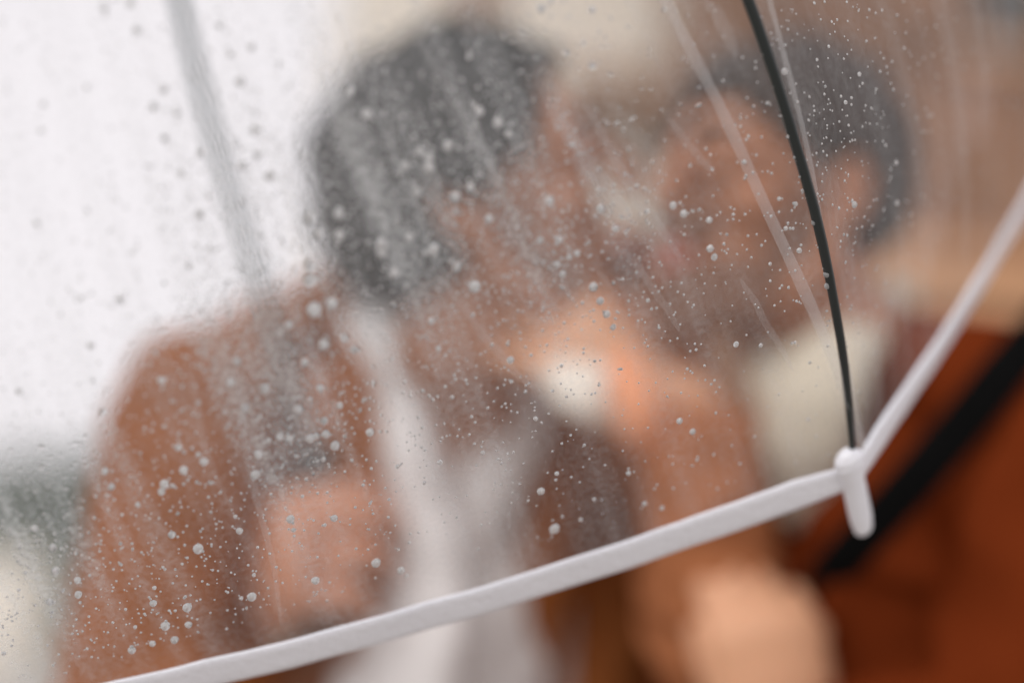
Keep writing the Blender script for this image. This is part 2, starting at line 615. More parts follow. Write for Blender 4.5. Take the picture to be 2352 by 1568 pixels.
def tree(x, y, h, rx, seed, label, m, cat='tree', n=1600):
    rg = random.Random(seed)
    root = empty('broadleaf_tree' if cat == 'tree' else 'shrub', (x, y, -.1))
    tag(root, label, cat, 'trees beyond the road' if cat == 'tree' else None)
    t = Blob()
    base = Vector((x, y, -.12))
    top = Vector((x + rg.uniform(-.3, .3), y, h * .62))
    t.tube([base, base.lerp(top, .5) + Vector((rg.uniform(-.1, .1), 0, 0)), top], [h * .035, h * .025, h * .012], seg=10)
    for k in range(5):
        a = rg.uniform(0, 6.28)
        s = base.lerp(top, rg.uniform(.45, .9))
        t.tube([s, s + Vector((math.cos(a) * rx * .35, math.sin(a) * rx * .35, h * .12)), s + Vector((math.cos(a) * rx * .6, math.sin(a) * rx * .6, h * .25))], [h * .014, h * .01, h * .004], seg=7, sub=2)
    link('trunk', t.mesh(), M_bark, root)
    link('crown', crown_mesh((x, y, h * .62), rx, h * .42, n, .22 if cat == 'tree' else .05, rg), m, root)
    return root


tl_ = ['rounded green tree beyond the road, left end of the tree line', 'taller green tree in the tree line next to the rounded one',
       'dark green tree in the tree line, nearest the shoulder of the man with the umbrella', 'dark tree of the line half hidden by the man with the umbrella']
for i, (px, top, Y, rx) in enumerate([(-170, 1075, 46, 3.0), (0, 1085, 44, 2.6), (120, 1045, 42, 2.4), (260, 1060, 45, 2.6)]):
    q = ray_at_y(px, top, Y)
    tree(q.x, Y, q.z * 1.0, rx, 11 + i, tl_[i], M_leaf if i % 2 == 0 else M_leaf2, n=2600)
hq = ray_at_y(165, 1600, 7.5)
tree(ray_at_y(190, 1400, 12).x, 12, max(.9, ray_at_y(165, 1230, 12).z), .3, 31, 'dark green shrub on the paving beside the rust jacket sleeve', M_leaf2, 'shrub', 1500)
# low garden wall, pale, beyond the road
gw = ray_at_y(105, 1300, 15)
gl_ = ray_at_y(0, 1275, 15)
tag(link('garden_wall', box_mesh(-30, gw.x, 15, 15.4, -.002, gl_.z, .12), M_cream, origin=(-30, 15, 0)), 'low pale rendered garden wall in front of the green trees', 'wall')

# ---------------------------------------------------------------- umbrella
TILT, LEAN, UX, UY, UZ, UR, PH, UH = -0.1873, -0.6231, -0.1702, 0.1669, 1.0345, 0.5627, 1.0615, 0.5211
_a = Vector((math.sin(TILT) * math.cos(LEAN), math.cos(TILT) * math.cos(LEAN), math.sin(LEAN)))
_t = _a.cross(Vector((0, 0, 1))).normalized()
_b2 = _a.cross(_t)
_c = Vector((UX, UY, UZ))


def cam2w(v):
    return C3(v.x, v.y, v.z)


def rib_cam(k, u):
    th = PH + k * math.pi / 4
    return _c + UR * math.cos(u) * (math.cos(th) * _t + math.sin(th) * _b2) + UH * math.sin(u) * _a


AX = (cam2w(_c + _a) - cam2w(_c)).normalized()
UC = cam2w(_c)
HUB = cam2w(_c + _a * UH)


def film_pt(k, s, u):
    """panel k, s in 0..1 from rib k to rib k+1, u up the rib"""
    p0, p1 = cam2w(rib_cam(k, u)), cam2w(rib_cam(k + 1, u))
    p = p0.lerp(p1, s)
    out_ = (p - UC)
    out_ -= AX * out_.dot(AX)
    if out_.length > 1e-6:
        out_.normalize()
    wdt = (p1 - p0).length
    # free edge hangs with a slight inward bow between the tips, panel bellies out a little above
    p += out_ * wdt * 0.05 * math.sin(math.pi * s) * min(1, u * 3)
    p -= AX * wdt * (0.034 if k in (0, 7) else -0.05) * math.sin(math.pi * s) ** 0.8 * max(0, 1 - u * 4)
    return p


GRIP = P(735, 1110, 1.12)
SAX = (HUB - GRIP).normalized()      # the shaft leans a touch off the rim's own axis, as it flexes in the hand
umb = empty('clear_umbrella', GRIP - SAX * 0.1)
tag(umb, 'clear dome umbrella with white edge trim and black ribs, wet with rain', 'umbrella')


def mist_haze_at(px, py):
    """fine mist settled on the film, plus haze painted in over the trees"""
    v = 0.075
    for (cx, cy, sx, sy, a) in ((860, 430, 400, 360, .215), (480, 880, 220, 220, .07), (600, 950, 380, 330, .09), (1350, 650, 300, 300, .04), (2050, 350, 240, 330, -.01),
                               (60, 1250, 200, 260, .20), (1750, 450, 70, 300, -.05), (1350, 950, 160, 160, -.02)):  # the patch at lower left is haze put in to lighten the trees
        v += a * math.exp(-((px - cx) / sx) ** 2 - ((py - cy) / sy) ** 2)
    return max(.01, v)


CAMI = ROT.transposed()


def to_px(p):
    q = CAMI @ (p - CAM_LOC)
    d = -q.z
    if d < .05:
        return None
    return 1176 + F * q.x / d, 784 - F * q.y / d, d


NS, NU = 48, 64
film_all_v, film_all_f = [], []
front = []
for k in range(8):
    vs_, fs_ = [], []
    ns, nu = (NS, NU) if k in (0, 7) else (14, 20)
    for j in range(nu + 1):
        u = 1.5 * (j / nu)
        for i in range(ns + 1):
            s = i / ns
            p = film_pt(k, s, u)
            if k in (0, 7) and 0 < i < ns:   # soft ripples of the loose film
                nm = (p - UC).normalized()
                p += nm * 0.0016 * math.sin(math.pi * s) * noise.noise(Vector((s * 9 + k * 5, u * 3.0, 0)))
            vs_.append(p)
    for j in range(nu):
        for i in range(ns):
            a = j * (ns + 1) + i
            fs_.append((a, a + 1, a + ns + 2, a + ns + 1))
    me = mesh_from(vs_, fs_)
    att = me.attributes.new('mist', 'FLOAT', 'POINT')
    vals = []
    for p in vs_:
        q = to_px(p)
        vals.append(mist_haze_at(q[0], q[1]) if (q and k in (0, 7)) else .05)
    att.data.foreach_set('value', vals)
    fa = me.attributes.new('film_uv', 'FLOAT_VECTOR', 'POINT')
    flat_ = []
    for j in range(nu + 1):
        for i in range(ns + 1):
            s_, u_ = i / ns, 1.5 * j / nu
            flat_ += [k + s_ - .22 * u_ * (1 - s_), u_, 0]
    fa.data.foreach_set('vector', flat_)
    if k in (0, 7):
        b0 = len(film_all_v)
        film_all_v += vs_
        film_all_f += [tuple(b0 + a for a in ff) for ff in fs_]
    link('canopy_panel', me, M_film, umb)

bvh = BVHTree.FromPolygons([tuple(v) for v in film_all_v], film_all_f)


def on_film(px, py):
    d = (P(px, py, 1) - CAM_LOC).normalized()
    h = bvh.ray_cast(CAM_LOC, d, 3.0)
    if h[0] is None:
        return None
    nrm = h[1]
    if nrm.dot(d) > 0:
        nrm = -nrm
    return h[0], nrm


# ribs sit in the film, tapering to the tips
for k in range(8):
    b = Blob()
    us = [1.56, 1.3, 1.0, .75, .5, .3, .15, .03]
    pts = []
    for u in us:
        p = cam2w(rib_cam(k, u))
        pts.append(p)
    b.tube(pts, [.0026, .0026, .0026, .0025, .0024, .0022, .0019, .0015], seg=10, sub=5)
    link('rib', b.mesh(), M_black, umb)
    # plastic tip
    p0 = cam2w(rib_cam(k, 0.0))
    dr = (cam2w(rib_cam(k, 0.0)) - cam2w(rib_cam(k, 0.06))).normalized()
    outw = (p0 - UC).normalized()
    dr = (dr + outw.cross(dr) * .16).normalized()
    b = Blob()
    b.tube([p0 - dr * .0125, p0 - dr * .006, p0 - dr * 0.001, p0 + dr * .010, p0 + dr * .021, p0 + dr * .029], [.0066, .0066, .0060, .0059, .0058, .0050], flat=.72, nrm=outw, seg=20, sub=4)
    b.tube([p0 - dr * .0145, p0 - dr * .0125], [.0074, .0074], flat=.72, nrm=outw, seg=20, sub=2)
    link('rib_tip', b.fuse(.0006, 3), M_white, umb)
    # white edging folded round the free edge
    vs_, fs_ = [], []
    W2, TH = .0158, .0009
    N = 48
    prof = [(-.0006, TH), (.003, TH * 1.25), (.008, TH), (.012, TH * .9), (W2, TH * .7), (W2, -TH * .7), (.006, -TH), (-.0006, -TH), (-.0016, 0)]
    for i in range(N + 1):
        s = i / N
        p = film_pt(k, s, 0)
        q = film_pt(k, s, .02)
        dd = (q - p).normalized()
        tn = (film_pt(k, min(1, s + .01), 0) - film_pt(k, max(0, s - .01), 0)).normalized()
        nm = dd.cross(tn).normalized()
        if nm.dot(p - UC) < 0:
            nm = -nm
        dd = (dd - tn * dd.dot(tn)).normalized()
        e = min(1, min(s, 1 - s) / .06)
        wd = .72 + .28 * e
        wob = nm * .0008 * noise.noise(Vector((s * 14, k * 3.1, 2)))
        for (a, h_) in prof:
            vs_.append(p + dd * (a * wd + (.0005 * noise.noise(Vector((s * 30, k, 5))) if a > .01 else 0)) + nm * h_ * (1.2) + wob)
    m_ = len(prof)
    for i in range(N):
        for j in range(m_):
            fs_.append((i * m_ + j, i * m_ + (j + 1) % m_, (i + 1) * m_ + (j + 1) % m_, (i + 1) * m_ + j))
    fs_.append(tuple(range(m_)))
    fs_.append(tuple(N * m_ + j for j in reversed(range(m_))))
    link('edge_trim', mesh_from(vs_, fs_), M_white, umb)

# shaft, runner, stretchers, ferrule, handle
b = Blob()
LFT = D3(-1, 0, 0)
b.tube([GRIP - SAX * .02, GRIP + SAX * .14 + LFT * .008, GRIP + SAX * .36 + LFT * .020, HUB - SAX * .18 + LFT * .008, HUB + SAX * .01], [.0044, .0044, .0042, .0040, .0040], seg=16)
link('shaft', b.mesh(), M_steel, umb)
b = Blob()
b.tube([HUB, HUB + SAX * .03, HUB + SAX * .06], [.014, .008, .004], seg=16)
link('ferrule', b.mesh(), M_white, umb)
RUN = HUB - SAX * .20
b = Blob()
b.tube([RUN - SAX * .03, RUN, RUN + SAX * .012], [.010, .011, .014], seg=16)
link('runner', b.mesh(), M_white, umb)
for k in range(8):
    b = Blob()
    b.tube([RUN, cam2w(rib_cam(k, .98))], [.0014, .0012], seg=8, sub=2)
    link('stretcher', b.mesh(), M_black, umb)
b = Blob()
side = SAX.cross(D3(0, 0, 1)).normalized()
H0 = GRIP + SAX * .03
b.tube([H0, H0 - SAX * .02, H0 - SAX * .12, H0 - SAX * .19, H0 - SAX * .235 + side * .02, H0 - SAX * .25 + side * .055, H0 - SAX * .225 + side * .09],
       [.009, .0125, .0135, .0125, .0125, .0125, .012], seg=18)
link('handle', b.mesh(), M_grip, umb)


def film_strip(pts, wpx, m, name, lift=.0004, taper=True):
    """a narrow ribbon lying on the film along a drawn line"""
    dense = []
    for i in range(len(pts) - 1):
        p0 = Vector(pts[max(i - 1, 0)]); p1 = Vector(pts[i]); p2 = Vector(pts[i + 1]); p3 = Vector(pts[min(i + 2, len(pts) - 1)])
        for s in range(14):
            t = s / 14
            dense.append(0.5 * ((2 * p1) + (p2 - p0) * t + (2 * p0 - 5 * p1 + 4 * p2 - p3) * t * t + (3 * p1 - p0 - 3 * p2 + p3) * t ** 3))
    dense.append(Vector(pts[-1]))
    hs = [on_film(q.x, q.y) for q in dense]
    hs = [h for h in hs if h]
    vs_, fs_ = [], []
    n_ = len(hs)
    for i, (p, nm) in enumerate(hs):
        t = (hs[min(i + 1, n_ - 1)][0] - hs[max(i - 1, 0)][0]).normalized()
        v = t.cross(nm).normalized()
        s = i / (n_ - 1)
        v_off = .0011 * noise.noise(Vector((s * 5, wpx * 3.7, 8))) if taper else 0
        p = p + v * v_off
        ww = wpx * (1.25 if taper else 1) / F * .58 / 2 * (max(.08, math.sin(math.pi * s) ** .5) if taper else 1)
        ww *= 1 + .18 * noise.noise(Vector((s * 12, wpx, 1)))
        for a, l in ((-1, lift * .3), (-.4, lift * 1.6), (.4, lift * 1.6), (1, lift * .3)):
            vs_.append(p + v * ww * a + nm * (l + .0002))
    for i in range(n_ - 1):
        for j in range(3):
            fs_.append((i * 4 + j, i * 4 + j + 1, i * 4 + j + 5, i * 4 + j + 4))
    return link(name, mesh_from(vs_, fs_), m, umb)


film_strip([(1500, -60), (1572, 90), (1660, 260), (1760, 480), (1870, 720), (1935, 880), (1978, 1030)], 27, M_seam_and_glint, 'seam_and_glint', taper=False)  # highlight along a fold of the film, put in as a pale strip
film_strip([(1755, -40), (1800, 130), (1850, 330), (1893, 560), (1930, 760), (1965, 930), (1990, 1050)], 19, M_seam_and_glint, 'seam_and_glint', taper=False)
for (pts, wd) in (([(1345, 235), (1420, 380), (1500, 500), (1560, 590)], 22), ([(1270, 250), (1330, 350), (1400, 440), (1450, 510)], 26),
                  ([(960, 90), (1010, 170), (1050, 250), (1110, 350), (1150, 430)], 20), ([(1420, 560), (1500, 660), (1560, 760)], 14),
                  ([(1000, 620), (1120, 780), (1230, 900)], 16), ([(1620, 0), (1660, 60), (1690, 130)], 26),
                  ([(540, 820), (560, 980), (590, 1150), (625, 1300), (645, 1440)], 12), ([(430, 830), (455, 950), (480, 1060)], 16),
                  ([(640, 660), (680, 740), (720, 820), (750, 940)], 20), ([(1700, 640), (1760, 740), (1820, 850)], 14),
                  ([(1180, 480), (1260, 600), (1320, 690)], 13), ([(1530, 270), (1580, 330), (1640, 400)], 16)):
    film_strip(pts, wd, M_crease_sheen, 'crease_sheen')  # pale strips painting the sky's sheen along folds of the film


# ---------------------------------------------------------------- people
def hand(blob, wrist, dirv, back, side, curl=0.3, spread=0.03, thumb_curl=0.3, scale=1.0, thumb_out=0.8):
    """side = +1: index finger towards dir x back.  Returns finger tip frames."""
    d = Vector(dirv).normalized()
    bk = Vector(back)
    bk = (bk - d * bk.dot(d)).normalized()
    lat = d.cross(bk).normalized() * side
    s = scale
    M = Matrix((lat, bk, d)).transposed()
    w_ = Vector(wrist)
    blob.ell(w_ + d * .048 * s, (.041 * s, .0165 * s, .052 * s), M)
    blob.ell(w_ + d * .075 * s + bk * .001, (.042 * s, .0145 * s, .022 * s), M)
    tips = []
    L = [(.030, .042, .025, .021, .0092), (.011, .046, .029, .022, .0095), (-.010, .043, .027, .022, .0090), (-.030, .034, .020, .019, .0080)]
    for i, (off, a, b, c, r) in enumerate(L):
        base = w_ + d * (.078 - abs(off - .011) * .18) * s + lat * off * s
        cu = curl[i] if hasattr(curl, '__len__') else curl
        dirn = (d + lat * off * spread * 30).normalized()
        p = base
        pts = [w_ + d * .05 * s + lat * off * .8 * s, base]
        ang = 0
        for ln, f_ in ((a, 1.0), (b, 1.15), (c, .7)):
            ang += cu * f_
            v = dirn * math.cos(ang) - bk * math.sin(ang)
            p = p + v * ln * s
            pts.append(p)
        blob.tube(pts, [r * 1.15 * s, r * 1.1 * s, r * s, r * .93 * s, r * .8 * s], seg=12, sub=3)
        nb = bk * math.cos(ang) + dirn * math.sin(ang)
        tips.append((p - v * .006 * s + nb * r * .62 * s, v, nb, r * s))
    # thumb from the side of the palm near the wrist
    b0 = w_ + d * .022 * s + lat * .026 * s
    v1 = (d * .55 + lat * thumb_out - bk * .25).normalized()
    p1 = b0 + v1 * .036 * s
    v2 = (v1 + d * .5 - bk * thumb_curl - lat * .25 * thumb_curl).normalized()
    p2 = p1 + v2 * .034 * s
    v3 = (v2 + d * .2 - bk * thumb_curl - lat * .5 * thumb_curl).normalized()
    p3 = p2 + v3 * .024 * s
    blob.tube([b0 - v1 * .006, b0, p1, p2, p3], [.014 * s, .0155 * s, .0125 * s, .0112 * s, .0095 * s], seg=12, sub=3)
    nb = (bk + lat * .6).normalized()
    nb = (nb - v3 * nb.dot(v3)).normalized()
    tips.append((p3 - v3 * .004 + nb * .0072 * s, v3, nb, .011 * s))
    return tips


def nails(tips, root):
    for (p, v, nb, r) in tips:
        lat = v.cross(nb)
        b = Blob()
        b.ell(p, (r * .7, r * .18, r * .85), Matrix((lat, nb, v)).transposed(), 10, 6)
        link('fingernail', b.mesh(), M_nail, root)


def head_frame(ear_px, face, up, s):
    """face, up given as camera-space directions"""
    o = P(*ear_px)
    f = D3(*face)
    u = D3(*up)
    u = (u - f * u.dot(f)).normalized()
    l = u.cross(f).normalized()
    M = Matrix((f, l, u)).transposed() * s
    return o, M


def add_head(b, o, M):
    def E(c, r, rot=None):
        MM = M if rot is None else M @ rot
        b.ell(o + M @ Vector(c), r, MM)

    def T(pts, rad, **k):
        s = M.col[0].length
        b.tube([o + M @ Vector(p) for p in pts], [r * s for r in rad], **k)
    E((-.012, 0, .040), (.098, .074, .088))
    E((.030, 0, .030), (.062, .064, .068))
    E((.034, 0, -.030), (.054, .054, .072))
    E((.045, 0, -.055), (.042, .040, .045))
    for sy in (-1, 1):
        T([(-.004, sy * .057, -.015), (.006, sy * .056, -.055), (.045, sy * .034, -.086), (.070, sy * .010, -.098)], [.018, .017, .016, .016], seg=14)
        E((.058, sy * .042, -.012), (.024, .020, .018))                    # cheekbone
        T([(.085, sy * .010, .034), (.082, sy * .034, .038), (.066, sy * .054, .028)], [.010, .011, .009], seg=10)   # brow ridge
        E((.103, sy * .0115, -.010), (.010, .0075, .007))                   # nostril wing
        # ear: rim, bowl, lobe
        ring = []
        for q in range(9):
            a = R(-70 + 290 * q / 8)
            ring.append((-.012 + .0155 * math.cos(a) * .9 - .004 * math.sin(a), sy * (.079 + .004 * math.cos(a * .5)), .004 + .029 * math.sin(a)))
        T(ring, [.0042] * 9, seg=8, sub=2)
        E((-.010, sy * .0745, .002), (.014, .0045, .026))
        E((-.003, sy * .076, -.026), (.0075, .005, .009))
        T([(.086, sy * .024, -.050), (.099, sy * .010, -.046), (.103, 0, -.047)], [.005, .0068, .0072], seg=10)
        T([(.086, sy * .022, -.053), (.097, sy * .010, -.059), (.100, 0, -.060)], [.005, .0075, .008], seg=10)
        E((.0755, sy * .031, .016), (.0135, .0165, .0135))                 # closed lids
    T([(.086, 0, .050), (.093, 0, .032), (.102, 0, .014), (.1125, 0, -.003), (.110, 0, -.010)], [.010, .0095, .0095, .0105, .0095], seg=12)
    E((.078, 0, -.094), (.018, .020, .017))
    E((.088, 0, -.052), (.014, .026, .020))


def face_parts(o, M, root, brow_m):
    s = M.col[0].length
    for sy in (-1, 1):
        b = Blob()   # lashes of the closed eye
        b.tube([o + M @ Vector(p) for p in ((.0835, sy * .018, .010), (.0895, sy * .030, .0065), (.081, sy * .045, .009))], [.0010 * s, .0016 * s, .0010 * s], seg=6)
        link('eyelashes', b.mesh(), brow_m, root)
        b = Blob()
        b.tube([o + M @ Vector(p) for p in ((.0965, sy * .012, .041), (.0935, sy * .034, .048), (.076, sy * .054, .040))], [.0035 * s, .0045 * s, .0025 * s], seg=8)
        link('eyebrow', b.mesh(), brow_m, root)
    b = Blob()
    b.tube([o + M @ Vector(p) for p in ((.0915, -.024, -.0515), (.106, -.008, -.0475), (.1085, 0, -.0485), (.106, .008, -.0475), (.0915, .024, -.0515))],
           [.0022 * s, .0045 * s, .0045 * s, .0045 * s, .0022 * s], seg=10)
    b.tube([o + M @ Vector(p) for p in ((.0915, -.022, -.0535), (.104, -.008, -.0605), (.1065, 0, -.0615), (.104, .008, -.0605), (.0915, .022, -.0535))],
           [.0022 * s, .005 * s, .0055 * s, .005 * s, .0022 * s], seg=10)
    link('lips', b.fuse(.0012, 2), M_lip, root)


def hair_mesh(o, M, rg, test, count, rmin, rmax, lift=.006, extra=()):
    s = M.col[0].length
    b = Blob()
    c0 = Vector((-.012, 0, .040))
    n_ = 0
    tries = 0
    while n_ < count and tries < count * 30:
        tries += 1
        d = Vector((rg.gauss(0, 1), rg.gauss(0, 1), rg.gauss(0, 1))).normalized()
        q = c0 + Vector((d.x * (.098 + lift), d.y * (.074 + lift), d.z * (.088 + lift)))
        if not test(q, d):
            continue
        r = rg.uniform(rmin, rmax)
        ax = Vector((rg.gauss(0, 1), rg.gauss(0, 1), rg.gauss(0, 1))).normalized() * r * 1.3
        p = o + M @ q
        b.tube([p - M @ ax, p + M @ d * r * .5, p + M @ ax], [r * .55 * s, r * .8 * s, r * .45 * s], seg=7, sub=2)
        n_ += 1
    for (c, r) in extra:
        b.ell(o + M @ Vector(c), r, M)
    return b


# ---- left man, holds the umbrella
man = empty('person', P(760, 900, 1.22) * Vector((1, 1, 0)) if False else Vector((P(700, 1300, 1.25).x, P(700, 1300, 1.25).y, 0)))
tag(man, 'man with near black hair in rust jacket and open white shirt holding the umbrella', 'person')
man2 = empty('person', Vector((P(2050, 1300, 1.1).x, P(2050, 1300, 1.1).y, 0)))
tag(man2, 'dark haired bearded man in brick red coat with cream collar and black strap, facing left', 'person')

hoL, HML = head_frame((1118, 488, 1.15), (.95, .27, -.08), (-.27, .95, -.05), 1.05)
hoR, HMR = head_frame((1782, 476, 1.12), (-.87, .10, -.46), (.04, .99, .05), .97)

# hands, arms and body skin of the left man: one continuous surface
SH = lambda t: UC - AX * t
FIST = SH(.165)
b = Blob()
add_head(b, hoL, HML)
neckL = P(930, 900, 1.23)
b.tube([hoL + HML @ Vector((-.028, 0, -.03)), hoL + HML @ Vector((-.030, 0, -.085)), P(985, 800, 1.19), P(960, 960, 1.23)], [.056, .054, .057, .075], seg=24)
b.tube([P(1010, 800, 1.20), P(1060, 930, 1.20), P(1070, 1080, 1.23)], [.045, .05, .045], flat=.8, nrm=D3(0, 0, -1), seg=20)
hd = D3(.80, .52, .25)
hb = D3(-.45, .25, -.85)
wristL = P(580, 1375, 1.15)
tipsL = hand(b, wristL, D3(.42, .48, -.74), D3(-.85, .08, -.48), -1, curl=(.98, 1.02, 1.06, 1.1), thumb_curl=.4, scale=1.3, thumb_out=1.2)
elbowL = P(300, 1640, 1.08)
shoL = P(500, 940, 1.14)
b.tube([shoL, elbowL], [.045, .04])
b.tube([elbowL, wristL.lerp(elbowL, .3), wristL + D3(.42, .48, -.74) * .012], [.040, .032, .026])
chest0 = P(900, 1100, 1.30)
hipL = Vector((man.location.x - .02, man.location.y + .06, .95))
b.tube([P(930, 1000, 1.30), P(820, 1450, 1.30), hipL], [.10, .12, .12], seg=24)
b.tube([P(500, 960, 1.16), P(930, 960, 1.27), P(1330, 1060, 1.40)], [.045, .06, .045])
elF, wrF = P(1560, 1500, 1.45), P(1900, 1560, 1.32)
b.tube([P(1330, 1060, 1.40), elF, wrF], [.042, .036, .024])
hand(b, wrF, D3(.9, -.1, .1), D3(0, 0, 1), 1, curl=.25, scale=1.0)
for sx in (-1, 1):
    b.tube([hipL + Vector((sx * .08, .0, -.02)), hipL + Vector((sx * .09, -.01, -.45)), hipL + Vector((sx * .09, .02, -.86))], [.085, .055, .036], seg=18)
bl = link('body', b.fuse(.0034, 5), SKIN, man)
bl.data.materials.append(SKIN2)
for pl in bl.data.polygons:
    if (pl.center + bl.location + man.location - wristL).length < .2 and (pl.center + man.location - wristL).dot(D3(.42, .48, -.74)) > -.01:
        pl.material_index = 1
face_parts(hoL, HML, man, M_hair)
nails(tipsL, man)

b = Blob()
def testL(q, d):
    if q.z < -.045 and q.x > -.06: return False
    if q.x > .052 and q.z < .090: return False
    if q.x > .044 and q.z < .050: return False
    if q.x > .025 and q.z < .030: return False
    if q.x > -.03 and q.z < .028: return False
    return q.z > -.075
hb_ = hair_mesh(hoL, HML, random.Random(3), testL, 620, .009, .016, .003,
                extra=(((-.026, 0, .050), (.096, .080, .087)), ((-.066, 0, .010), (.068, .070, .068)), ((.016, 0, .094), (.052, .060, .033))))
link('hair', hb_.fuse(.0032, 1, fine=.003, fscale=160), M_hair, man)
def testBL(q, d):
    return True
# short stubble along the jaw
def beard(o, M, rg, n_, r0, r1, full):
    b = Blob()
    for _ in range(n_):
        t = rg.random()
        sy = rg.choice((-1, 1))
        if full and rg.random() < .25:
            p = Vector((.100 + rg.uniform(-.004, .004), rg.uniform(-.026, .026), -.030 + rg.uniform(-.006, .005)))
            p.x -= abs(p.y) * .35
        else:
            jaw = Vector((-.004, .064, -.012)).lerp(Vector((.035, .047, -.085)), t * 2) if t < .5 else Vector((.035, .047, -.085)).lerp(Vector((.088, .004, -.100)), t * 2 - 1)
            p = Vector((jaw.x, sy * jaw.y, jaw.z)) + Vector((rg.uniform(-.004, .02), sy * rg.uniform(-.004, .004), rg.uniform(-.010, .026 if full else .012)))
        r = rg.uniform(r0, r1)
        s = M.col[0].length
        a = Vector((rg.gauss(0, .4), rg.gauss(0, .4), -1)).normalized() * r
        q = o + M @ p
        b.tube([q - M @ a, q + M @ a], [r * .6 * s, r * .4 * s], seg=6, sub=2)
    return b
link('beard', beard(hoL, HML, random.Random(5), 500, .004, .007, False).fuse(.0022, 1), M_beard, man)

# jacket of the left man
b = Blob()
b.tube([P(520, 905, 1.14), P(455, 960, 1.13), P(390, 1250, 1.11), elbowL], [.058, .068, .064, .060], seg=24)
b.tube([elbowL, P(380, 1620, 1.075), P(460, 1545, 1.11), P(545, 1452, 1.17)], [.060, .058, .052, .044], seg=24)
b.tube([P(640, 870, 1.25), P(600, 1000, 1.28), P(575, 1350, 1.30), Vector((hipL.x - .09, hipL.y, .98)), Vector((hipL.x - .07, hipL.y, .80))], [.075, .10, .12, .12, .13], seg=28)
b.tube([P(520, 880, 1.16), P(640, 810, 1.21), P(760, 700, 1.26), P(900, 700, 1.32)], [.05, .042, .034, .03])
b.tube([P(900, 1000, 1.38), P(850, 1400, 1.40), hipL + Vector((0, .09, .0))], [.13, .14, .13], seg=28)
b.tube([P(1340, 1060, 1.37), P(1345, 1250, 1.33), P(1310, 1700, 1.30), Vector((hipL.x + .12, hipL.y - .02, .80))], [.058, .068, .075, .11], seg=24)
b.tube([P(1360, 1060, 1.42), P(1530, 1450, 1.46), elF, P(1820, 1550, 1.36)], [.062, .055, .055, .045], seg=22)
jm = b.fuse(.006, 4, wrinkle=.0045, wscale=9, fine=.0015, fscale=30, stretch=(1, 1, 2.2))
jk = link('jacket', jm, M_suit, man)
# lapels lie over the chest
b = Blob()
b.tube([P(795, 690, 1.175), P(808, 860, 1.145), P(818, 1080, 1.125), P(828, 1380, 1.12), P(790, 1650, 1.12)], [.014, .022, .027, .024, .012], flat=.35, nrm=D3(-.4, 0, -1), seg=18)
link('lapel', b.fuse(.003, 3), M_suit, jk)
b = Blob()
b.tube([P(1300, 900, 1.27), P(1300, 1040, 1.22), P(1262, 1250, 1.20), P(1235, 1650, 1.22)], [.016, .026, .028, .014], flat=.35, nrm=D3(.3, 0, -1), seg=18)
link('lapel', b.fuse(.003, 3), M_suit, jk)
# shirt
b = Blob()
b.tube([P(1040, 1190, 1.27), P(1050, 1400, 1.27), P(1020, 1750, 1.29), hipL + Vector((.03, -.05, .05))], [.085, .105, .115, .11], flat=.9, nrm=D3(0, 0, -1), seg=28)
b.tube([P(855, 640, 1.20), P(868, 760, 1.165), P(893, 900, 1.155), P(945, 1080, 1.165), P(1000, 1260, 1.185)], [.014, .025, .028, .032, .04], flat=.5, nrm=D3(-.2, 0, -1), seg=20)
b.tube([P(1235, 800, 1.25), P(1222, 900, 1.215), P(1165, 1030, 1.19), P(1085, 1180, 1.185), P(1040, 1300, 1.19)], [.012, .020, .027, .03, .04], flat=.5, nrm=D3(.2, 0, -1), seg=20)
b.tube([P(900, 900, 1.13), P(930, 1080, 1.125), P(960, 1300, 1.13), P(930, 1480, 1.12), P(880, 1700, 1.12)], [.012, .024, .036, .048, .055], flat=.45, nrm=D3(-.2, 0, -1), seg=20)
sh = link('shirt', b.fuse(.0042, 4, wrinkle=.0035, wscale=12, stretch=(1.4, 1, .8)), M_shirt, man)
b = Blob()   # collar points
b.tube([P(855, 640, 1.19), P(850, 720, 1.15), P(880, 850, 1.135)], [.018, .026, .012], flat=.25, nrm=D3(-.3, 0, -1), seg=18)
link('collar', b.fuse(.0025, 2), M_shirt, sh)
b = Blob()
b.tube([P(1262, 770, 1.16), P(1315, 850, 1.075), P(1345, 890, 1.06), P(1400, 955, 1.065)], [.012, .024, .026, .010], flat=.35, nrm=D3(.1, .6, -1), seg=18)
link('collar', b.fuse(.0025, 2), M_bright, sh)
b = Blob()   # cuff
b.tube([P(552, 1448, 1.168), P(590, 1410, 1.13)], [.037, .036], seg=24, sub=4, cap=False)
link('cuff', b.fuse(.0025, 2), M_scarf, sh)

def legs(hip, root, m, lean=0):
    b = Blob()
    b.ell(hip, (.16, .13, .12))
    for sx in (-1, 1):
        b.tube([hip + Vector((sx * .08, 0, -.02)), hip + Vector((sx * .09, -.01, -.45)), Vector((hip.x + sx * .09, hip.y + .02, .07))], [.10, .075, .06], seg=20)
    link('trousers', b.fuse(.009, 4, wrinkle=.004, wscale=8), m, root)
    for sx in (-1, 1):
        b = Blob()
        x, y = hip.x + sx * .09, hip.y
        b.ell((x, y + .01, .055), (.045, .05, .055))
        b.ell((x, y - .09, .035), (.045, .11, .033))
        link('shoe', b.fuse(.005, 3), M_shoe, root)

legs(hipL, man, M_trouser)

# ---- right man
b = Blob()
add_head(b, hoR, HMR)
b.tube([hoR + HMR @ Vector((-.028, 0, -.03)), hoR + HMR @ Vector((-.030, 0, -.085)), P(1930, 800, 1.14), P(2000, 960, 1.18)], [.056, .054, .056, .07], seg=24)
